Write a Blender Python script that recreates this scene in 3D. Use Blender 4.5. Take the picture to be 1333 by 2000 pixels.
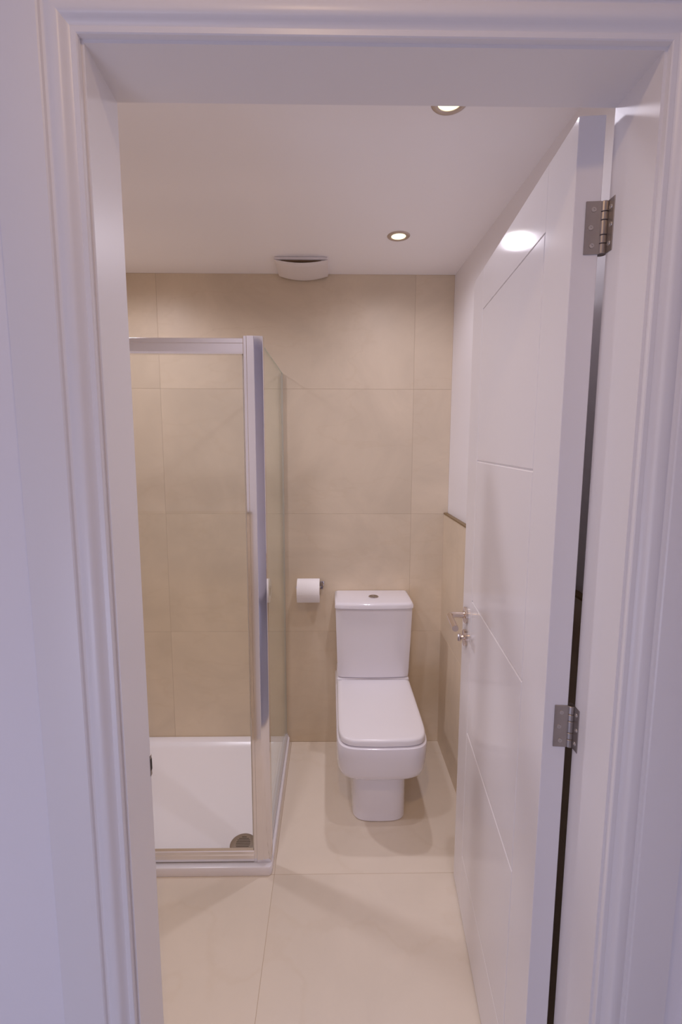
import bpy, bmesh, math, random
from mathutils import Matrix, Vector

random.seed(7)
for o in list(bpy.data.objects):
    bpy.data.objects.remove(o, do_unlink=True)
scene = bpy.context.scene
COL = scene.collection

# ------------------------------------------------------------------ camera
CAM_H, YAW, PITCH, ROLL, FPX = 1.5477, 0.0133, 0.1199, 0.0015, 897.55
cy_, sy_ = math.cos(YAW), math.sin(YAW)
cp_, sp_ = math.cos(PITCH), math.sin(PITCH)
cr_, sr_ = math.cos(ROLL), math.sin(ROLL)
R = Vector((cy_, -sy_, 0)); U = Vector((sy_ * sp_, cy_ * sp_, cp_)); F = Vector((sy_ * cp_, cy_ * cp_, -sp_))
R2 = R * cr_ + U * sr_; U2 = U * cr_ - R * sr_
cam_data = bpy.data.cameras.new('camera')
cam_data.sensor_fit = 'VERTICAL'; cam_data.sensor_height = 36; cam_data.sensor_width = 24
cam_data.lens = FPX / 2000 * 36
cam_data.shift_x = (666.5 - 658.1) / 2000
cam_data.shift_y = (972.72 - 1000) / 2000
cam_data.clip_start = 0.02
cam = bpy.data.objects.new('camera', cam_data); COL.objects.link(cam)
M = Matrix(((R2.x, U2.x, -F.x, 0), (R2.y, U2.y, -F.y, 0), (R2.z, U2.z, -F.z, CAM_H), (0, 0, 0, 1)))
cam.matrix_world = M
scene.camera = cam

# ------------------------------------------------------------------ world, daylight, exposure
world = bpy.data.worlds.new('world'); scene.world = world
world.use_nodes = True
bg = world.node_tree.nodes['Background']
bg.inputs[0].default_value = (0.66, 0.70, 1.0, 1); bg.inputs[1].default_value = 0.65
vs = scene.view_settings
vs.view_transform = 'Standard'; vs.look = 'None'; vs.gamma = 1; vs.use_curve_mapping = False
vs.exposure = 0.02
scene.cycles.max_bounces = 14; scene.cycles.diffuse_bounces = 8; scene.cycles.transparent_max_bounces = 16
scene.cycles.caustics_reflective = False; scene.cycles.caustics_refractive = False
SPOT_ANGLE, SPOT_BLEND = 172, 0.75
LAMP_WC = (8.2, (0.92, 0.87, 1.0))        # over the toilet
LAMP_DOOR = (6.0, (0.92, 0.87, 1.0), .018)      # by the door head
LAMP_SHOWER = (14.2, (0.92, 0.87, 1.0), .045)   # over the shower
FILL_ENTRY = (7.0, (0.92, 0.87, 1.0), .045)     # added fill lamp inside the doorway, kept out of view
LAMP_HALL = (7.2, (1.0, 0.67, 0.35))      # hall ceiling
WINDOW_W, WINDOW_COL = 11.0, (0.65, 0.70, 1.0)

def area(name, loc, size, size_y, power, col, direction, shape='RECTANGLE', spread=180):
    d = bpy.data.lights.new(name, 'AREA'); d.shape = shape; d.size = size
    if shape in ('RECTANGLE', 'ELLIPSE'): d.size_y = size_y
    d.energy = power; d.color = col; d.spread = math.radians(spread)
    o = bpy.data.objects.new(name, d); COL.objects.link(o); o.location = loc
    o.rotation_euler = Vector(direction).to_track_quat('-Z', 'Y').to_euler()
    return o
# daylight entering through the low landing window behind the camera
area('window_daylight', (-0.98, -1.47, 0.50), 0.8, 0.7, WINDOW_W, WINDOW_COL, (0, 1, 0))

# ------------------------------------------------------------------ materials
def mat(name, base=(.8, .8, .8), rough=.5, metal=0.0, spec=.5, coat=0.0, bump=0.0, bump_scale=200, var=0.0, var_scale=4, emit=None, estr=0):
    m = bpy.data.materials.new(name); m.use_nodes = True
    nt = m.node_tree; b = nt.nodes['Principled BSDF']
    b.inputs['Base Color'].default_value = (*base, 1); b.inputs['Roughness'].default_value = rough
    b.inputs['Metallic'].default_value = metal; b.inputs['Specular IOR Level'].default_value = spec
    b.inputs['Coat Weight'].default_value = coat; b.inputs['Coat Roughness'].default_value = 0.05
    if emit:
        b.inputs['Emission Color'].default_value = (*emit, 1); b.inputs['Emission Strength'].default_value = estr
    tc = nt.nodes.new('ShaderNodeTexCoord')
    if var:
        n = nt.nodes.new('ShaderNodeTexNoise'); n.inputs['Scale'].default_value = var_scale; n.inputs['Detail'].default_value = 5
        nt.links.new(tc.outputs['Object'], n.inputs['Vector'])
        mx = nt.nodes.new('ShaderNodeMix'); mx.data_type = 'RGBA'
        mx.inputs['A'].default_value = (*[c * (1 - var) for c in base], 1)
        mx.inputs['B'].default_value = (*[min(1, c * (1 + var)) for c in base], 1)
        nt.links.new(n.outputs['Fac'], mx.inputs['Factor']); nt.links.new(mx.outputs['Result'], b.inputs['Base Color'])
    if bump:
        n2 = nt.nodes.new('ShaderNodeTexNoise'); n2.inputs['Scale'].default_value = bump_scale; n2.inputs['Detail'].default_value = 3
        nt.links.new(tc.outputs['Object'], n2.inputs['Vector'])
        bp = nt.nodes.new('ShaderNodeBump'); bp.inputs['Strength'].default_value = bump; bp.inputs['Distance'].default_value = 0.002
        nt.links.new(n2.outputs['Fac'], bp.inputs['Height']); nt.links.new(bp.outputs['Normal'], b.inputs['Normal'])
    return m

def stone_mat(name, base, rough, vein=(0.80, 0.72, 0.60), amount=.10):
    """matt limestone-look porcelain: cloudy tone, faint diagonal veins, small tone shift from tile to tile"""
    m = bpy.data.materials.new(name); m.use_nodes = True; nt = m.node_tree; b = nt.nodes['Principled BSDF']
    N, L = nt.nodes.new, nt.links.new
    geo = N('ShaderNodeNewGeometry'); inf = N('ShaderNodeObjectInfo')
    off = N('ShaderNodeVectorMath'); off.operation = 'MULTIPLY_ADD'
    comb = N('ShaderNodeCombineXYZ'); mul = N('ShaderNodeMath'); mul.operation = 'MULTIPLY'; mul.inputs[1].default_value = 37.0
    L(inf.outputs['Random'], mul.inputs[0])
    for i in range(3): L(mul.outputs[0], comb.inputs[i])
    add = N('ShaderNodeVectorMath'); add.operation = 'ADD'; L(geo.outputs['Position'], add.inputs[0]); L(comb.outputs[0], add.inputs[1])
    n1 = N('ShaderNodeTexNoise'); n1.inputs['Scale'].default_value = 2.2; n1.inputs['Detail'].default_value = 6; n1.inputs['Roughness'].default_value = .62
    n1.inputs['Distortion'].default_value = 0.6; L(add.outputs[0], n1.inputs['Vector'])
    r1 = N('ShaderNodeValToRGB'); r1.color_ramp.elements[0].position = .32; r1.color_ramp.elements[1].position = .70
    r1.color_ramp.elements[0].color = (*[c * (1 - amount) for c in base], 1)
    r1.color_ramp.elements[1].color = (*[min(1, c * (1 + amount * .8)) for c in base], 1)
    L(n1.outputs['Fac'], r1.inputs['Fac'])
    rot = N('ShaderNodeMapping'); rot.inputs['Rotation'].default_value = (0.3, 0.75, 0.4); rot.inputs['Scale'].default_value = (1, 1, 3.0)
    L(add.outputs[0], rot.inputs['Vector'])
    n2 = N('ShaderNodeTexNoise'); n2.inputs['Scale'].default_value = 1.6; n2.inputs['Detail'].default_value = 8; L(rot.outputs[0], n2.inputs['Vector'])
    r2 = N('ShaderNodeValToRGB'); e = r2.color_ramp.elements
    e[0].position = .485; e[0].color = (0, 0, 0, 1); e[1].position = .515; e[1].color = (0, 0, 0, 1)
    em = r2.color_ramp.elements.new(.50); em.color = (1, 1, 1, 1)
    L(n2.outputs['Fac'], r2.inputs['Fac'])
    vm = N('ShaderNodeMath'); vm.operation = 'MULTIPLY'; vm.inputs[1].default_value = .12; L(r2.outputs['Color'], vm.inputs[0])
    mx = N('ShaderNodeMix'); mx.data_type = 'RGBA'; L(vm.outputs[0], mx.inputs['Factor']); L(r1.outputs['Color'], mx.inputs['A'])
    mx.inputs['B'].default_value = (*[c * v for c, v in zip(base, vein)], 1)
    L(mx.outputs['Result'], b.inputs['Base Color'])
    b.inputs['Roughness'].default_value = rough; b.inputs['Specular IOR Level'].default_value = .35
    n3 = N('ShaderNodeTexNoise'); n3.inputs['Scale'].default_value = 260; L(geo.outputs['Position'], n3.inputs['Vector'])
    bp = N('ShaderNodeBump'); bp.inputs['Strength'].default_value = .05; bp.inputs['Distance'].default_value = .001
    L(n3.outputs['Fac'], bp.inputs['Height']); L(bp.outputs['Normal'], b.inputs['Normal'])
    return m

def glass_mat(name, tint):
    m = bpy.data.materials.new(name); m.use_nodes = True; nt = m.node_tree
    for n in list(nt.nodes):
        if n.type != 'OUTPUT_MATERIAL': nt.nodes.remove(n)
    out = [n for n in nt.nodes if n.type == 'OUTPUT_MATERIAL'][0]
    t = nt.nodes.new('ShaderNodeBsdfTransparent'); t.inputs[0].default_value = (*tint, 1)
    g = nt.nodes.new('ShaderNodeBsdfGlossy'); g.inputs['Roughness'].default_value = .01; g.inputs['Color'].default_value = (.95, 1, .97, 1)
    # Schlick reflectance from the angle between surface and ray, the same from either side of the sheet
    geo = nt.nodes.new('ShaderNodeNewGeometry'); L = nt.links.new
    dot = nt.nodes.new('ShaderNodeVectorMath'); dot.operation = 'DOT_PRODUCT'
    L(geo.outputs['Incoming'], dot.inputs[0]); L(geo.outputs['Normal'], dot.inputs[1])
    def mth(op, a, b):
        n = nt.nodes.new('ShaderNodeMath'); n.operation = op
        for i, v in enumerate((a, b)):
            if v is None: continue
            if isinstance(v, (int, float)): n.inputs[i].default_value = v
            else: L(v, n.inputs[i])
        return n.outputs[0]
    c = mth('ABSOLUTE', dot.outputs['Value'], None); q = mth('POWER', mth('SUBTRACT', 1.0, c), 5.0)
    fr = mth('ADD', mth('MULTIPLY', q, 0.6), 0.025)
    mx = nt.nodes.new('ShaderNodeMixShader')
    L(fr, mx.inputs[0]); L(t.outputs[0], mx.inputs[1]); L(g.outputs[0], mx.inputs[2]); L(mx.outputs[0], out.inputs[0])
    return m

WHITE = (.80, .775, .785)
M_wall = mat('white_wall_emulsion', (.85, .825, .835), .62, bump=.06, bump_scale=180)
M_ceil = mat('white_ceiling_emulsion', (.95, .93, .95), .7, bump=.05, bump_scale=160)
M_satin = mat('white_satinwood_paint', (.82, .795, .80), .38, bump=.03, bump_scale=90)
M_door = mat('white_satin_door_paint', (.80, .775, .785), .11, spec=.06, bump=.03, bump_scale=120)
M_stone = stone_mat('beige_limestone_wall_tile', (.70, .59, .445), .42)
M_floor = stone_mat('cream_limestone_floor_tile', (.72, .64, .535), .40, amount=.05)
M_grout = mat('beige_grout', (.50, .40, .29), .9, bump=.2)
M_trimb = mat('bronze_tile_trim', (.26, .17, .07), .4, metal=.4)
M_ceram = mat('glazed_white_ceramic', (.79, .77, .82), .10, coat=.3)
M_seat = mat('white_toilet_seat_plastic', (.80, .78, .81), .22)
M_tray = mat('white_acrylic_tray', (.82, .80, .84), .25)
M_chrome = mat('polished_chrome', (.82, .80, .82), .07, metal=1)
M_satinal = mat('polished_silver_frame', (.86, .84, .86), .14, metal=1)
M_steel = mat('brushed_stainless_steel', (.42, .375, .345), .36, metal=1, var=.08, var_scale=60)
M_screw = mat('dull_steel_screw', (.56, .52, .49), .42, metal=1)
M_nickel = mat('satin_nickel', (.72, .62, .55), .2, metal=1)
M_dark = mat('dark_gap', (.05, .04, .03), .9)
M_paper = mat('white_tissue_paper', (.88, .86, .87), .95, bump=.25, bump_scale=300)
M_core = mat('brown_card_core', (.45, .35, .25), .9)
M_plastic = mat('white_fan_plastic', (.82, .78, .78), .4)
M_bezel = mat('satin_lamp_bezel', (.55, .47, .42), .35, metal=.8)
M_lamp = mat('glowing_lamp_lens', (1, 1, 1), .3, emit=(1.0, .94, .55), estr=1.45)
M_glass = glass_mat('clear_shower_glass', (.992, .996, .992))
M_glassedge = mat('green_glass_edge', (.42, .52, .46), .15, spec=.6)
M_hall = mat('hall_white_wall', (.83, .81, .84), .6, bump=.05)
M_hallfloor = mat('hall_grey_carpet', (.30, .28, .30), .95, bump=.5, bump_scale=500)
M_sealgrey = mat('grey_green_glass_seal', (.52, .50, .43), .35)
M_alu = mat('matt_silver_channel', (.72, .70, .71), .35, metal=.5)
M_seal = mat('clear_rubber_seal', (.70, .66, .60), .3)

# ------------------------------------------------------------------ helpers
def link(name, me, m, parent=None, loc=None, smooth=False):
    o = bpy.data.objects.new(name, me); COL.objects.link(o)
    if m is not None: me.materials.append(m)
    if parent is not None: o.parent = parent
    if loc is not None: o.location = loc
    if smooth:
        for p in me.polygons: p.use_smooth = True
    return o

def obj(name, bm, m, parent=None, smooth=False, loc=None, autosmooth=None):
    me = bpy.data.meshes.new(name); bmesh.ops.recalc_face_normals(bm, faces=bm.faces)
    if autosmooth is not None:
        for f in bm.faces: f.smooth = True
        for e in bm.edges:
            if len(e.link_faces) == 2 and e.calc_face_angle(0) > math.radians(autosmooth): e.smooth = False
    bm.to_mesh(me); bm.free()
    return link(name, me, m, parent, loc, smooth)

def empty(name, loc=(0, 0, 0), rotz=0):
    o = bpy.data.objects.new(name, None); o.empty_display_size = .05; COL.objects.link(o)
    o.location = loc; o.rotation_euler = (0, 0, rotz); return o

def tag(o, label, cat=None, kind=None, group=None):
    o['label'] = label
    if cat: o['category'] = cat
    if kind: o['kind'] = kind
    if group: o['group'] = group
    return o

def bx(bm, x0, x1, y0, y1, z0, z1, bev=0, seg=2):
    r = bmesh.ops.create_cube(bm, size=1)
    for v in r['verts']:
        v.co = Vector(((x0 + x1) / 2 + v.co.x * (x1 - x0), (y0 + y1) / 2 + v.co.y * (y1 - y0), (z0 + z1) / 2 + v.co.z * (z1 - z0)))
    if bev:
        es = list({e for v in r['verts'] for e in v.link_edges})
        bmesh.ops.bevel(bm, geom=es, offset=bev, segments=seg, affect='EDGES', profile=.5)
    return bm

def box(*a, **k): return bx(bmesh.new(), *a, **k)

def cyl(bm, p0, p1, r, r2=None, n=24):
    p0, p1 = Vector(p0), Vector(p1); d = p1 - p0
    q = d.to_track_quat('Z', 'Y').to_matrix().to_4x4()
    bmesh.ops.create_cone(bm, cap_ends=True, segments=n, radius1=r, radius2=r if r2 is None else r2, depth=d.length,
                          matrix=Matrix.Translation((p0 + p1) / 2) @ q)
    return bm

def loft(bm, rings, cap0=True, cap1=True, close=True):
    vs = [[bm.verts.new(p) for p in r] for r in rings]
    n = len(vs[0])
    for a, b in zip(vs[:-1], vs[1:]):
        for i in range(n if close else n - 1):
            j = (i + 1) % n; bm.faces.new((a[i], a[j], b[j], b[i]))
    if cap0: bm.faces.new(list(reversed(vs[0])))
    if cap1: bm.faces.new(vs[-1])
    return bm

def lathe(bm, prof, n=40, mtx=Matrix.Identity(4), cap=False):
    rings = []
    for r, z in prof:
        rings.append([mtx @ Vector((r * math.cos(2 * math.pi * i / n), r * math.sin(2 * math.pi * i / n), z)) for i in range(n)])
    return loft(bm, rings, cap, cap)

# ------------------------------------------------------------------ measures of the place (metres)
XL, XR, Y0, Y1, ZH = -0.3075, 0.4237, 0.6406, 0.7416, 2.0419     # clear opening
XLB = -0.3129                                                      # left jamb at its bathroom end
YB, XRT, XRP, ZC, ZT = 2.228, 0.5577, 0.5765, 2.3192, 1.2000      # back tiles, right tiles, right plaster, ceiling, dado
XLW = -1.125                                                       # left wall tiles
YN = Y1                                                            # bathroom face of the door wall
XJ, YJ = -0.2035, 1.487                                            # joint lines

# ------------------------------------------------------------------ tiles
_tile_cache = {}
def tile_mesh(w, h, t):
    k = (round(w, 4), round(h, 4), round(t, 4))
    if k not in _tile_cache:
        bm = box(-w / 2, w / 2, -t, 0, -h / 2, h / 2, bev=.0007, seg=1)   # face at local y = 0 looks towards +y
        me = bpy.data.meshes.new('tile'); bmesh.ops.recalc_face_normals(bm, faces=bm.faces); bm.to_mesh(me); bm.free()
        _tile_cache[k] = me
    return _tile_cache[k]

def lay(parent, us, vs_, place, rot, m, t=.011, gap=.0010):
    for u0, u1 in zip(us[:-1], us[1:]):
        for v0, v1 in zip(vs_[:-1], vs_[1:]):
            me = tile_mesh(u1 - u0 - gap, v1 - v0 - gap, t)
            if not me.materials: me.materials.append(m)
            o = bpy.data.objects.new('tile', me); COL.objects.link(o)
            if me.materials[0] != m:
                o.data = me = me.copy(); me.materials[0] = m
            o.parent = parent; o.location = place((u0 + u1) / 2, (v0 + v1) / 2); o.rotation_euler = rot

def cuts(a, b, j, s=1.2):
    r = [a]; k = math.ceil((a - j) / s - 1e-6); x = j + k * s
    while x < b - .02:
        if x > a + .02: r.append(x)
        x += s
    return r + [b]

T = .011
# back wall
wall_back = tag(obj('wall_back', box(XLW - .15, XRP + .15, YB + T - .0104, YB + .14, -.05, ZC + .15), M_grout),
                'back wall fully clad in large beige stone tiles', 'wall', 'structure')
lay(wall_back, cuts(XLW, XRP, .395), [0, .6, 1.2, 1.8, ZC], lambda u, v: (u, YB, v), (0, 0, math.pi), M_stone)
# right wall
wall_right = tag(obj('wall_right', box(XRP, XRP + .12, YN - .14, YB + .0098, -.05, ZC + .15), M_wall),
                 'right wall, white plaster above beige tiled dado behind the open door', 'wall', 'structure')
bed = obj('tile_bed', box(XRT + T - .0104, XRP, YN + T, YB, 0, ZT - .002), M_grout, wall_right)
lay(wall_right, cuts(YN + .019, YB, YB), [0, .6, ZT], lambda u, v: (XRT, u, v), (0, 0, math.pi / 2), M_stone)
obj('tile_trim', box(XRT - .0022, XRP, YN + .005, YB, ZT, ZT + .0065, bev=.0012), M_trimb, wall_right)
# left wall (shower wall, tiled full height)
wall_left = tag(obj('wall_left', box(XLW - .15, XLW - T + .0012, YN - .14, YB + .0098, -.05, ZC + .15), M_grout),
                'left wall of the shower tiled in beige stone', 'wall', 'structure')
lay(wall_left, cuts(YN, YB, YB), [0, .6, 1.2, 1.8, ZC], lambda u, v: (XLW, u, v), (0, 0, -math.pi / 2), M_stone)
# front wall (with the doorway), dado tiles on its bathroom side
bm = bmesh.new(); LT = .028
bx(bm, -1.45, XLB - LT, Y0, Y1, -.05, 2.6); bx(bm, XR + LT, 1.15, Y0, Y1, -.05, 2.6); bx(bm, XLB - LT, XR + LT, Y0, Y1, ZH + LT, 2.6)
wall_front = tag(obj('wall_front', bm, M_hall), 'white painted hall wall around the open doorway', 'wall', 'structure')
lay(wall_front, cuts(XLW, XLB - .075, XJ), [0, .6, ZT], lambda u, v: (u, YN + .0125, v), (0, 0, 0), M_stone, t=.0125)
obj('tile_trim', box(XLW, XLB - .075, YN, YN + .0147, ZT, ZT + .0065, bev=.0012), M_trimb, wall_front)
# floor
floor = tag(obj('floor', box(XLW - .15, XRP + .12, Y0 - .02, YB + .14, -.12, -.0005), M_grout),
            'cream stone tiled bathroom floor', 'floor', 'structure')
lay(floor, cuts(XLW, XRP, XJ, .8), cuts(Y0, YB, YJ, .8), lambda u, v: (u, v, 0), (-math.pi / 2, 0, 0), M_floor)
for o in floor.children: o.rotation_euler = (math.pi / 2, 0, 0)
# ceiling
ceiling = tag(obj('ceiling', box(XLW - .15, XRP + .12, YN, YB + .14, ZC, ZC + .14), M_ceil), 'plain white bathroom ceiling', 'ceiling', 'structure')

# hall behind the camera
tag(obj('floor_hall', box(-1.45, 1.15, -1.65, Y0 - .02, -.12, -.004), M_hallfloor), 'grey carpeted hall floor in front of the doorway', 'floor', 'structure')
tag(obj('ceiling_hall', box(-1.45, 1.15, -1.65, Y0, 2.45, 2.6), M_ceil), 'white hall ceiling above the doorway', 'ceiling', 'structure')
tag(obj('wall_hall_left', box(-1.57, -1.45, -1.65, Y1, -.12, 2.6), M_hall), 'white hall wall left of the doorway', 'wall', 'structure')
tag(obj('wall_hall_right', box(1.15, 1.27, -1.65, Y1, -.12, 2.6), M_hall), 'white hall wall right of the doorway', 'wall', 'structure')
bm = bmesh.new()
bx(bm, -1.45, -1.40, -1.65, -1.5, -.12, 2.6); bx(bm, -.56, 1.15, -1.65, -1.5, -.12, 2.6)
bx(bm, -1.40, -.56, -1.65, -1.5, 0.88, 2.6); bx(bm, -1.40, -.56, -1.65, -1.5, -.12, .15)
tag(obj('wall_hall_rear', bm, M_hall), 'white hall wall with a low window opposite the doorway', 'wall', 'structure')

# ------------------------------------------------------------------ door lining and architrave
lining = tag(empty('trim_1', ((XL + XR) / 2, Y1, 0)), 'white painted door lining around the doorway', 'door frame', 'structure')
def rel(o, root): o.location = Vector(o.location) - root.location
bm = bmesh.new()
loft(bm, [[(XL - LT, Y0, z), (XL, Y0, z), (XLB, Y1, z), (XLB - LT, Y1, z)] for z in (0, ZH)])
lj = obj('jamb', bm, M_satin, lining); rel(lj, lining)
rj = obj('jamb', box(XR, XR + LT, Y0, Y1, 0, ZH), M_satin, lining); rel(rj, lining)
hd = obj('head', box(XLB - LT, XR + LT, Y0, Y1, ZH, ZH + LT), M_satin, lining); rel(hd, lining)
# strike plate in the left jamb
sp = obj('strike_plate', box(XLB - .0012, XLB + .0010, Y1 - .0035, Y1 + .003, .972, 1.010, bev=.0006), M_steel, lining); rel(sp, lining)
sl = obj('latch_hole', box(XLB + .0008, XLB + .0013, Y1 - .0028, Y1 + .003, .982, 1.003), M_dark, sp)

# architrave: profile (distance out from opening edge, thickness)
PROF = [(0, 0), (0, .0080), (.0012, .0094), (.0070, .0098), (.0078, .0092), (.0090, .0096), (.0115, .0112), (.0140, .0138), (.0160, .0166), (.0180, .0184), (.0205, .0194), (.0250, .0196), (.0300, .0188), (.0328, .0176),
        (.0340, .0148), (.0366, .0140), (.0394, .0150), (.0406, .0186), (.0425, .0200), (.1000, .0200), (.1050, .0185), (.1050, 0)]
REV = .004
arch = tag(empty('trim_2', ((XL + XR) / 2, Y0, 0)), 'white moulded architrave framing the hall side of the doorway', 'architrave', 'structure')
def arch_leg(side):
    x = XL - REV if side < 0 else XR + REV
    bm = bmesh.new()
    loft(bm, [[(x + side * d, Y0 - t, 0) for d, t in PROF], [(x + side * d, Y0 - t, ZH + REV + d) for d, t in PROF]])
    return bm
for s in (-1, 1):
    o = obj('architrave_leg', arch_leg(s), M_satin, arch, autosmooth=28); rel(o, arch)
bm = bmesh.new()
loft(bm, [[(XL - REV - d, Y0 - t, ZH + REV + d) for d, t in PROF], [(XR + REV + d, Y0 - t, ZH + REV + d) for d, t in PROF]])
o = obj('architrave_head', bm, M_satin, arch, autosmooth=28); rel(o, arch)

# ------------------------------------------------------------------ door leaf, open into the bathroom
HX, HY, PHI, DW, DTOP, DBOT, DTH = 0.3739, 0.7488, 0.0933, 0.7255, 2.0354, 0.0082, 0.0395
door = tag(empty('door_1', (HX, HY, 0), -PHI), 'white grooved panel door standing open into the bathroom', 'door', 'structure')
U1, U2 = .121, .600
ZG = [1.923, 1.4955, 1.0708, .6425, .2075]
def dbox(name, y0, y1, z0, z1, bev, m=M_door):
    return obj(name, box(0, DTH, y0, y1, z0, z1, bev=bev, seg=1), m, door)
dbox('stile', 0, U1, DBOT, DTOP, .0009); dbox('stile', U2, DW, DBOT, DTOP, .0009)
dbox('rail', U1, U2, ZG[0], DTOP, .0006); dbox('rail', U1, U2, DBOT, ZG[-1], .0006)
for a, b in zip(ZG[:-1], ZG[1:]):
    dbox('panel', U1 + .0002, U2 - .0002, b, a, .0034)
# lever handle
LU, LZ = .665, 1.0
def handle(side):
    s = -1 if side < 0 else 1; x0 = 0 if side < 0 else DTH
    ro = bmesh.new(); mt = Matrix.Translation((x0, LU, LZ)) @ Matrix.Rotation(s * math.pi / 2, 4, 'Y')
    lathe(ro, [(0.0001, 0), (.026, 0), (.026, .0065), (.0245, .008), (.012, .0085), (.0105, .0105), (.0001, .0105)], 40, mt)
    h = obj('lever_handle', ro, M_nickel, door, autosmooth=35)
    bm = bmesh.new(); path = []
    for k in range(5): path.append((x0 + s * (.008 + .035 * k / 4), LU))
    for k in range(1, 7):
        a = k / 6 * math.pi / 2; path.append((x0 + s * (.043 + .012 * math.sin(a)), LU - .012 * (1 - math.cos(a))))
    for k in range(1, 6): path.append((x0 + s * .055, LU - .012 - .101 * k / 5))
    rings = []
    for i, (px, py) in enumerate(path):
        q = path[min(i + 1, len(path) - 1)]; p_ = path[max(i - 1, 0)]
        t = Vector((q[0] - p_[0], q[1] - p_[1], 0)).normalized(); nrm = Vector((-t.y, t.x, 0))
        rings.append([Vector((px, py, LZ)) + nrm * .0095 * math.cos(a) + Vector((0, 0, .0095)) * math.sin(a) for a in [2 * math.pi * j / 20 for j in range(20)]])
    obj('lever', loft(bm, rings), M_nickel, h, autosmooth=40)
    tr = bmesh.new(); mt = Matrix.Translation((x0, LU, .925)) @ Matrix.Rotation(s * math.pi / 2, 4, 'Y')
    lathe(tr, [(0.0001, 0), (.026, 0), (.026, .0065), (.0245, .008), (.008, .0085), (.007, .016), (.0001, .016)], 40, mt)
    t_ = obj('thumb_turn', tr, M_nickel, door, autosmooth=35)
    kx = sorted((x0 + s * .016, x0 + s * .026))
    obj('turn_knob', box(kx[0], kx[1], LU - .004, LU + .004, .912, .938, bev=.0025), M_nickel, t_, autosmooth=40)
handle(-1); handle(1)
# latch face plate on the lock edge
obj('latch_plate', box(.008, .0315, DW - .001, DW + .0012, .90, 1.06, bev=.0004), M_nickel, door)

# hinges (leaf on door edge, leaf on lining, five-knuckle barrel)
PX, PY = .4195, .7475          # pin
def w2d(x, y):                 # world -> door-local
    c, s = math.cos(PHI), math.sin(PHI); dx, dy = x - HX, y - HY
    return (dx * c - dy * s, dx * s + dy * c)
px, py = w2d(PX, PY)
for zc in (1.8755, 1.056):
    z0, z1 = zc - .0385, zc + .0385
    bm = bmesh.new(); seg = [0, .2, .36, .64, .80, 1.0]
    for a, b in zip(seg[:-1], seg[1:]):
        za, zb = z0 + (z1 - z0) * a, z0 + (z1 - z0) * b
        mt = Matrix.Translation((px, py, 0)); r = .0074
        lathe(bm, [(.0001, za + .0003), (r - .0007, za + .0003), (r, za + .0011), (r, zb - .0011), (r - .0007, zb - .0003), (.0001, zb - .0003)], 24, mt)
    hg = obj('hinge', bm, M_steel, door, autosmooth=40); hg['label'] = 'brushed steel butt hinge'
    lf = obj('hinge_leaf', box(.0175, px - .0055, -.0016, .0004, z0, z1, bev=.0004, seg=1), M_steel, hg)
    # lining leaf, in world axes turned back into the door frame
    bm = box(XR - .0012, XR + .0008, Y1 - .0155, Y1 + .0055, z0, z1, bev=.0004, seg=1)
    for v in bm.verts:
        a, b = w2d(v.co.x, v.co.y); v.co.x, v.co.y = a, b
    obj('hinge_leaf', bm, M_steel, hg)
    for k in (.16, .5, .84):
        z = z0 + (z1 - z0) * k; off = .003 if k != .5 else -.002
        bm = bmesh.new(); mt = Matrix.Translation((.0270 + off * .6, -.0016, z)) @ Matrix.Rotation(math.pi / 2, 4, 'X')
        lathe(bm, [(.0001, .0002), (.0012, .0002), (.0014, .0009), (.0036, .0009), (.0040, 0)], 16, mt)
        obj('screw', bm, M_screw, hg, autosmooth=40)
        bm = bmesh.new(); mt = Matrix.Translation((XR - .0012, Y1 - .0085 + off * .5, z)) @ Matrix.Rotation(-math.pi / 2, 4, 'Y')
        lathe(bm, [(.0001, .0002), (.0012, .0002), (.0014, .0008), (.0034, .0008), (.0038, 0)], 16, mt)
        for v in bm.verts:
            a, b = w2d(v.co.x, v.co.y); v.co.x, v.co.y = a, b
        obj('screw', bm, M_screw, hg, autosmooth=40)

# ------------------------------------------------------------------ shower enclosure and tray
XS, YF = -.2115, 1.480          # outer right edge / front edge of tray
TH_ = .036
tray = empty('shower_tray', ((XLW + XS) / 2, (YF + YB) / 2, 0))
tag(tray, 'low white square shower tray on the cream floor', 'shower tray')
def rrect(x0, x1, y0, y1, r, z, n=6):
    pts = []
    for cx, cy, a0 in ((x1 - r, y1 - r, 0), (x0 + r, y1 - r, 90), (x0 + r, y0 + r, 180), (x1 - r, y0 + r, 270)):
        for k in range(n + 1):
            a = math.radians(a0 + 90 * k / n); pts.append(Vector((cx + r * math.cos(a), cy + r * math.sin(a), z)))
    return pts
e = .001
bm = bmesh.new()
def sh(i, z, r): return rrect(XLW + e + i, XS - i, YF + i, YB - e - i, r, z)
loft(bm, [sh(0.002, 0, .012), sh(0, .004, .014), sh(0, TH_ - .006, .014), sh(.0018, TH_ - .0018, .013), sh(.006, TH_, .012),
          sh(.040, TH_, .03), sh(.046, TH_ - .003, .034), sh(.056, TH_ - .013, .04), sh(.075, TH_ - .017, .05)], True, False)
# dished floor falling to the waste
ring = sh(.075, TH_ - .017, .05); vring = [v for v in bm.verts if v.is_boundary]
DX, DY, DR = -.337, 1.600, .051
cen = [Vector((DX + DR * math.cos(2 * math.pi * i / len(ring)), DY + DR * math.sin(2 * math.pi * i / len(ring)), TH_ - .0225)) for i in range(len(ring))]
bv = [min(vring, key=lambda v: (v.co - p).length) for p in ring]
cv = [bm.verts.new(c) for c in cen]
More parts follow.
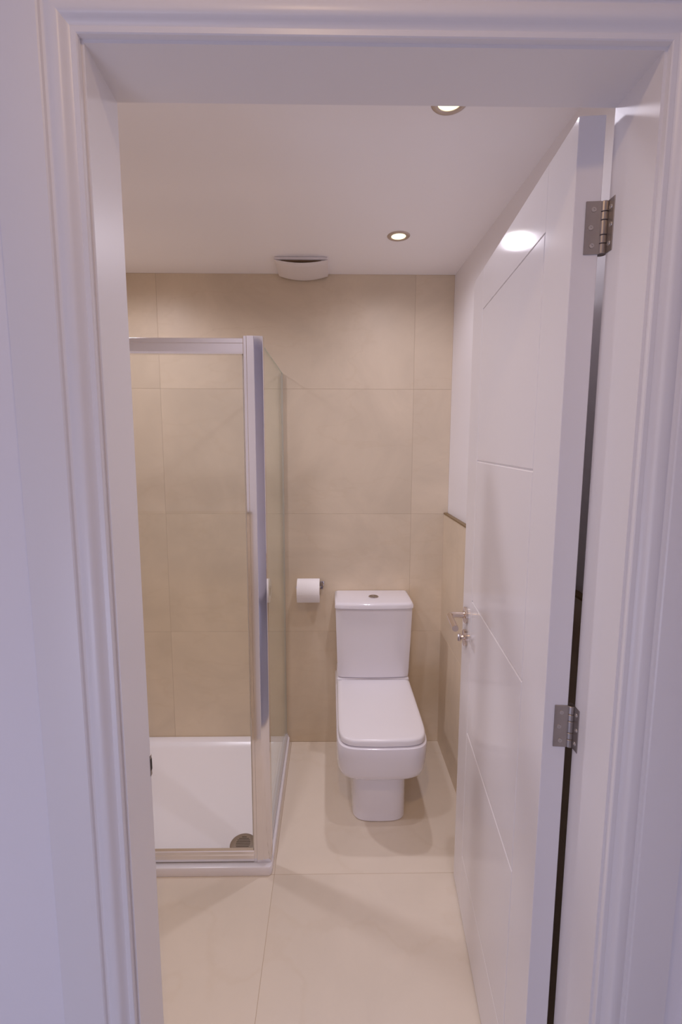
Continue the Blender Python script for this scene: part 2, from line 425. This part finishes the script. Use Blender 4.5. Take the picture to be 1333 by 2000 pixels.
# match ring indices by angle around the waste
def ang(p): return math.atan2(p.y - DY, p.x - DX) % (2 * math.pi)
k0 = min(range(len(bv)), key=lambda i: ang(bv[i].co))
for i in range(len(bv)):
    a, b = bv[(k0 + i) % len(bv)], bv[(k0 + i + 1) % len(bv)]
    bm.faces.new((a, b, cv[(i + 1) % len(bv)], cv[i]))
bm.faces.new(cv)
o = obj('tray_body', bm, M_tray, tray, autosmooth=35); rel(o, tray)
w = obj('waste_cover', lathe(bmesh.new(), [(.0001, .0045), (.030, .0045), (.044, .003), (.0505, 0)], 48, Matrix.Translation((DX, DY, TH_ - .0225))), M_steel, tray, autosmooth=40); rel(w, tray)
for k in range(-4, 5):
    yy = k * .0072; hw = math.sqrt(max(.0001, .030 ** 2 - yy ** 2)) * .92
    obj('grille_slot', box(DX - hw, DX + hw, DY + yy - .0012, DY + yy + .0012, TH_ - .0225 + .0038, TH_ - .0225 + .0049), M_dark, w)

enc = empty('shower_enclosure', (XS, YF, TH_))
tag(enc, 'chrome framed glass shower enclosure standing on the white tray', 'shower')
def E(name, bm, m, parent=enc, **k):
    o = obj(name, bm, m, parent, **k)
    if parent is enc: rel(o, enc)
    return o
YE, ZTOP = 1.500, 1.877
PXL, PXR = -.2775, -.2145
# corner post: flat front stile with a rounded outer nose
pts = [(PXL, YE + .004), (PXL, YE + .001), (PXL + .002, YE), (PXL + .0105, YE), (PXL + .0125, YE - .003), (PXL + .034, YE - .003), (PXL + .0355, YE - .0022)]
nx_ = 8; x_, y_ = PXL + .0355, YE - .0022
for k in range(nx_):
    x_ += (PXR - .0012 - PXL - .0355) / nx_; y_ += math.tan(math.radians(3 + 13 * k / (nx_ - 1))) * (PXR - .0012 - PXL - .0355) / nx_; pts.append((x_, y_))
pts.append((PXR, y_ + .0012))
pts += [(PXR, YE + .034), (PXL, YE + .034)]
bm = bmesh.new(); loft(bm, [[(x, y, z) for x, y in pts] for z in (TH_, ZTOP + .004)])
E('corner_post', bm, M_chrome)
# front head rail (rounded lower half), bottom rail, wall profile
def rail(z0, z1, yc, d, name):
    hz = z1 - z0
    prof = [(yc + d, z0), (yc + d, z1), (yc + .002, z1), (yc, z1 - .0015), (yc, z1 - hz * .30), (yc - .003, z1 - hz * .36), (yc - .003, z0 + .006), (yc - .0005, z0)]
    bm = bmesh.new(); loft(bm, [[(x, y, z) for y, z in prof] for x in (XLW + .002, PXL + .001)])
    return E(name, bm, M_satinal)
rail(1.8265, 1.8755, YE + .004, .022, 'head_rail')
rail(TH_ + .002, TH_ + .044, YE + .002, .014, 'bottom_rail')
E('wall_profile', box(XLW + .001, XLW + .032, YE, YE + .03, TH_, ZTOP, bev=.003), M_satinal)
# panes
fp = E('front_pane', box(XLW + .03, PXL + .004, YE + .013, YE + .018, TH_ + .03, 1.835), M_glass)
E('door_seal', box(PXL - .0045, PXL + .0004, YE + .010, YE + .021, TH_ + .044, 1.828, bev=.001), M_seal)
side = E('side_pane', box(-.2335, -.2275, YE + .03, YB - .012, TH_ + .014, 1.872), M_glass)
E('glass_edge', box(-.2335, -.2275, YE + .03, YB - .002, 1.8722, 1.8736), M_glassedge)
E('side_wall_seal', box(-.2345, -.2265, YB - .012, YB - .0005, TH_, 1.874, bev=.002), M_sealgrey)
E('side_bottom_channel', box(-.2385, -.2225, YE + .03, YB - .002, TH_ + .0004, TH_ + .016, bev=.002), M_alu)
E('silicone_bead', box(-.2225, -.2185, YE + .03, YB - .002, TH_ + .0003, TH_ + .0045, bev=.001), M_tray)

# ------------------------------------------------------------------ toilet
TX = .2015
wc = empty('toilet', (TX, YB - .32, 0))
tag(wc, 'white close-coupled toilet with square pan against the back wall', 'toilet')
def dshape(hw, yf, yb, z, ay=.2, n=4.2, cx=TX, m=28, rb=.012):
    """squared D outline: straight sides, superelliptic front"""
    pts = []
    yc = yf + ay
    for k in range(m + 1):
        a = math.pi * k / m
        c, s = math.cos(a), math.sin(a)
        x = hw * math.copysign(abs(c) ** (2 / n), c); y = yc - ay * abs(s) ** (2 / n) - .010 * (1 - min(1, abs(x / hw)) ** 2)
        pts.append(Vector((cx + x, y, z)))
    pts = list(reversed(pts))            # from left to right along the front
    pts += [Vector((cx + hw, yb - rb, z)), Vector((cx + hw - rb, yb, z)), Vector((cx - hw + rb, yb, z)), Vector((cx - hw, yb - rb, z))]
    return pts
def W(name, bm, m, parent=wc, **k):
    k.setdefault('autosmooth', 38)
    o = obj(name, bm, m, parent, **k)
    if parent is wc: rel(o, wc)
    return o
YW = YB - .003
bm = bmesh.new()
loft(bm, [dshape(.108, 1.7300, YW, 0, .12, 5), dshape(.112, 1.7230, YW, .004, .12, 5), dshape(.1115, 1.7250, YW, .10, .12, 5), dshape(.112, 1.7300, YW, .20, .12, 5), dshape(.113, 1.7300, YW, .245, .12, 5)])
W('pedestal', bm, M_ceram)
bm = bmesh.new()
loft(bm, [dshape(.135, 1.7080, YW, .226, .16, 5), dshape(.150, 1.6830, YW, .228, .18, 5), dshape(.164, 1.6610, YW, .236, .19, 5.4), dshape(.173, 1.6480, YW, .251, .2, 5.8), dshape(.1772, 1.6380, YW, .275, .2, 6.2),
          dshape(.1785, 1.6240, YW, .32, .2, 6.6), dshape(.179, 1.6140, YW, .36, .2, 6.6), dshape(.1785, 1.6100, YW, .392, .2, 6.6), dshape(.1765, 1.6110, YW, .399, .2, 6.6), dshape(.172, 1.6150, YW, .4015, .2, 6.6)])
W('pan', bm, M_ceram)
W('rear_deck', box(TX - .172, TX + .172, 2.062, YW, .395, .4385, bev=.008, seg=3), M_ceram)
bm = bmesh.new()
loft(bm, [dshape(.166, 1.6250, 2.056, .4012, .2, 6.6), dshape(.166, 1.6250, 2.056, .4052, .2, 6.6)])
W('seat', bm, M_seat)
bm = bmesh.new()
loft(bm, [dshape(.170, 1.6200, 2.060, .4056, .2, 6.6), dshape(.1715, 1.6180, 2.061, .408, .2, 6.6), dshape(.1715, 1.6180, 2.061, .424, .2, 6.6), dshape(.170, 1.6205, 2.060, .4285, .2, 6.6),
          dshape(.166, 1.6250, 2.058, .4315, .2, 6.6), dshape(.155, 1.6360, 2.053, .4330, .2, 6.6)])
W('seat_lid', bm, M_seat)
def cist(hw, yf, z, bow=.008, cx=TX, rb=.02):
    pts = []; m = 20
    for k in range(m + 1):
        t = -1 + 2 * k / m; x = hw * t
        y = yf + bow * abs(t) ** 2.2
        if abs(t) > .93: y += .007 * ((abs(t) - .93) / .07) ** 2
        pts.append(Vector((cx + x, y, z)))
    pts += [Vector((cx + hw, YW - .004, z)), Vector((cx + hw - .004, YW, z)), Vector((cx - hw + .004, YW, z)), Vector((cx - hw, YW - .004, z))]
    return pts
bm = bmesh.new()
loft(bm, [cist(.163, 2.066, .4395), cist(.1665, 2.056, .444), cist(.168, 2.053, .46), cist(.1735, 2.046, .62), cist(.1782, 2.040, .775), cist(.1782, 2.040, .7845)])
W('cistern', bm, M_ceram)
bm = bmesh.new()
loft(bm, [cist(.1795, 2.035, .7865), cist(.1815, 2.031, .789), cist(.1815, 2.031, .803), cist(.180, 2.034, .809), cist(.176, 2.040, .8125), cist(.168, 2.050, .8140)])
W('cistern_lid', bm, M_ceram)
BX, BY, BZ = TX + .004, 2.128, .8138
fb = W('flush_button', lathe(bmesh.new(), [(.0001, 0), (.0245, 0), (.0245, .0025), (.023, .0036), (.0215, .0030), (.0001, .0030)], 40, Matrix.Translation((BX, BY, BZ))), M_chrome)
for s in (-1, 1):
    bm = bmesh.new(); n = 16
    prof = [(BX + s * (.0012 + .0195 * math.sin(math.pi * k / n)), BY + .0195 * math.cos(math.pi * k / n)) for k in range(n + 1)]
    loft(bm, [[(x, y, z) for x, y in prof] for z in (BZ + .0028, BZ + .0050)])
    obj('flush_half', bm, M_steel, fb, autosmooth=40)

# ------------------------------------------------------------------ toilet roll and holder
RX0, RX1, RZ, RY, RR = -.1615, -.0535, .836, YB - .068, .0575
M_darkchrome = mat('dark_chrome', (.30, .26, .27), .2, metal=1)
hold = empty('toilet_roll_holder', (-.0435, YB, .852)); tag(hold, 'chrome wall holder with a straight arm carrying the toilet roll', 'roll holder')
def Hh(name, bm, m, **k):
    o = obj(name, bm, m, hold, autosmooth=40, **k); rel(o, hold); return o
BZr = RZ + .0160
HX_ = -.0435
Hh('wall_plate', box(HX_ - .011, HX_ + .011, YB - .006, YB - .0003, BZr - .011, BZr + .011, bev=.001), M_chrome)
Hh('bracket', box(HX_ - .0065, HX_ + .0065, RY - .008, YB - .005, BZr - .0085, BZr + .0085, bev=.0015), M_darkchrome)
bm = bmesh.new(); cyl(bm, (HX_, RY, BZr), (-.166, RY, BZr), .0055); Hh('arm', bm, M_chrome)
bm = bmesh.new(); cyl(bm, (-.1645, RY, BZr), (-.1685, RY, BZr), .0075); Hh('arm_stop', bm, M_chrome)
bm = bmesh.new(); n = 48; rings = []
mt = Matrix.Translation((RX0, RY, RZ)) @ Matrix.Rotation(math.pi / 2, 4, 'Y')
lathe(bm, [(.0242, 0), (RR - .001, 0), (RR, .001), (RR, RX1 - RX0 - .001), (RR - .001, RX1 - RX0), (.0242, RX1 - RX0), (.0242, 0)], 56, mt)
roll = tag(empty('toilet_roll', (RX0, RY, RZ)), 'full white toilet roll hanging left of the cistern', 'toilet roll')
o = obj('paper', bm, M_paper, roll, autosmooth=40); rel(o, roll)
o = obj('core', lathe(bmesh.new(), [(.0225, 0), (.0240, 0), (.0240, RX1 - RX0), (.0225, RX1 - RX0), (.0225, 0)], 40, mt), M_core, roll, autosmooth=40); rel(o, roll)
# loose sheet end lying over the front of the roll
bm = bmesh.new(); ring = []
for a in [math.radians(100 + 8 * k) for k in range(13)]:
    ring.append((RY + (RR + .0006) * math.cos(a), RZ + (RR + .0006) * math.sin(a)))
loft(bm, [[(x, y, z) for y, z in ring] + [(x, y + (RY - y) * .02, z + (RZ - z) * .02) for y, z in reversed(ring)] for x in (RX0 + .0004, RX1 - .0004)])
o = obj('loose_sheet', bm, M_paper, roll, autosmooth=40); rel(o, roll)

# ------------------------------------------------------------------ extractor fan at the ceiling
FX, FY0, FY1 = -.124, 2.022, 2.212
fan = tag(empty('extractor_fan', (FX, (FY0 + FY1) / 2, ZC)), 'white extractor fan on the ceiling above the back wall', 'extractor fan')
def Fn(name, bm, m):
    o = obj(name, bm, m, fan, autosmooth=35); rel(o, fan); return o
Fn('base_plate', box(FX - .113, FX + .113, FY0 + .004, FY1 + .008, ZC - .012, ZC - .0003, bev=.004), M_plastic)
Fn('inner_duct', box(FX - .085, FX + .085, FY0 + .012, FY1 - .02, ZC - .0185, ZC - .012), mat('fan_intake_brown', (.16, .10, .05), .8))
bm = bmesh.new(); nx, ny = 16, 12
def fan_pt(i, j, under):
    u = -1 + 2 * i / nx; v = -1 + 2 * j / ny
    x = FX + .112 * u; yb_ = FY1 + .010 * (1 - u * u); yf_ = FY0 - .006 + .006 * u * u
    y = yf_ + (yb_ - yf_) * (v + 1) / 2
    ed = max(abs(u), abs(v)); drop = .0135 + .0155 * (1 - u * u)
    z = ZC - drop - (.007 if under else 0) * (1 if ed < .98 else .3)
    return (x, y, z)
top = [[bm.verts.new(fan_pt(i, j, False)) for j in range(ny + 1)] for i in range(nx + 1)]
bot = [[bm.verts.new(fan_pt(i, j, True)) for j in range(ny + 1)] for i in range(nx + 1)]
for i in range(nx):
    for j in range(ny):
        bm.faces.new((top[i][j], top[i + 1][j], top[i + 1][j + 1], top[i][j + 1]))
        bm.faces.new((bot[i][j], bot[i][j + 1], bot[i + 1][j + 1], bot[i + 1][j]))
for i in range(nx):
    for j in (0, ny):
        bm.faces.new((top[i][j], bot[i][j], bot[i + 1][j], top[i + 1][j]))
for j in range(ny):
    for i in (0, nx):
        bm.faces.new((top[i][j], top[i][j + 1], bot[i][j + 1], bot[i][j]))
Fn('cover_plate', bm, M_plastic)
# ------------------------------------------------------------------ recessed downlights
def downlight(x, y, label, lamp, zc=ZC):
    r = tag(empty('downlight', (x, y, zc)), label, 'downlight', group='recessed ceiling downlights')
    mt = Matrix.Identity(4)
    obj('bezel', lathe(bmesh.new(), [(.0275, -.0002), (.0275, -.0022), (.0295, -.0035), (.0345, -.0042), (.0405, -.0028), (.0430, -.0002)], 48, mt), M_bezel, r, autosmooth=40)
    obj('lamp_lens', lathe(bmesh.new(), [(.0001, -.0016), (.020, -.0016), (.0274, -.0010), (.0274, -.0002)], 48, mt), M_lamp, r, autosmooth=40)
    d = bpy.data.lights.new('lamp_light', 'SPOT'); d.energy = lamp[0]; d.color = lamp[1]
    d.spot_size = math.radians(SPOT_ANGLE); d.spot_blend = SPOT_BLEND; d.shadow_soft_size = lamp[2] if len(lamp) > 2 else .026
    d.use_nodes = True; nt = d.node_tree; em = [n for n in nt.nodes if n.type == 'EMISSION'][0]
    fo = nt.nodes.new('ShaderNodeLightFalloff'); fo.inputs['Strength'].default_value = 1.0
    nt.links.new(fo.outputs['Linear'], em.inputs['Strength'])
    l = bpy.data.objects.new('lamp_light', d); COL.objects.link(l); l.parent = r; l.location = (0, 0, -.032)
    return r
downlight(.2556, 1.8295, 'round recessed downlight in the ceiling above the toilet', LAMP_WC)
downlight(.272, 1.144, 'round recessed ceiling downlight half hidden by the door head', LAMP_DOOR)
downlight(-.86, 1.8295, 'round recessed downlight in the ceiling above the shower tray', LAMP_SHOWER)
downlight(-.34, .93, 'added fill downlight just inside the doorway, unseen behind the door head', FILL_ENTRY)
downlight(-.05, .12, 'round recessed downlight in the hall ceiling behind the viewer', LAMP_HALL, 2.45)
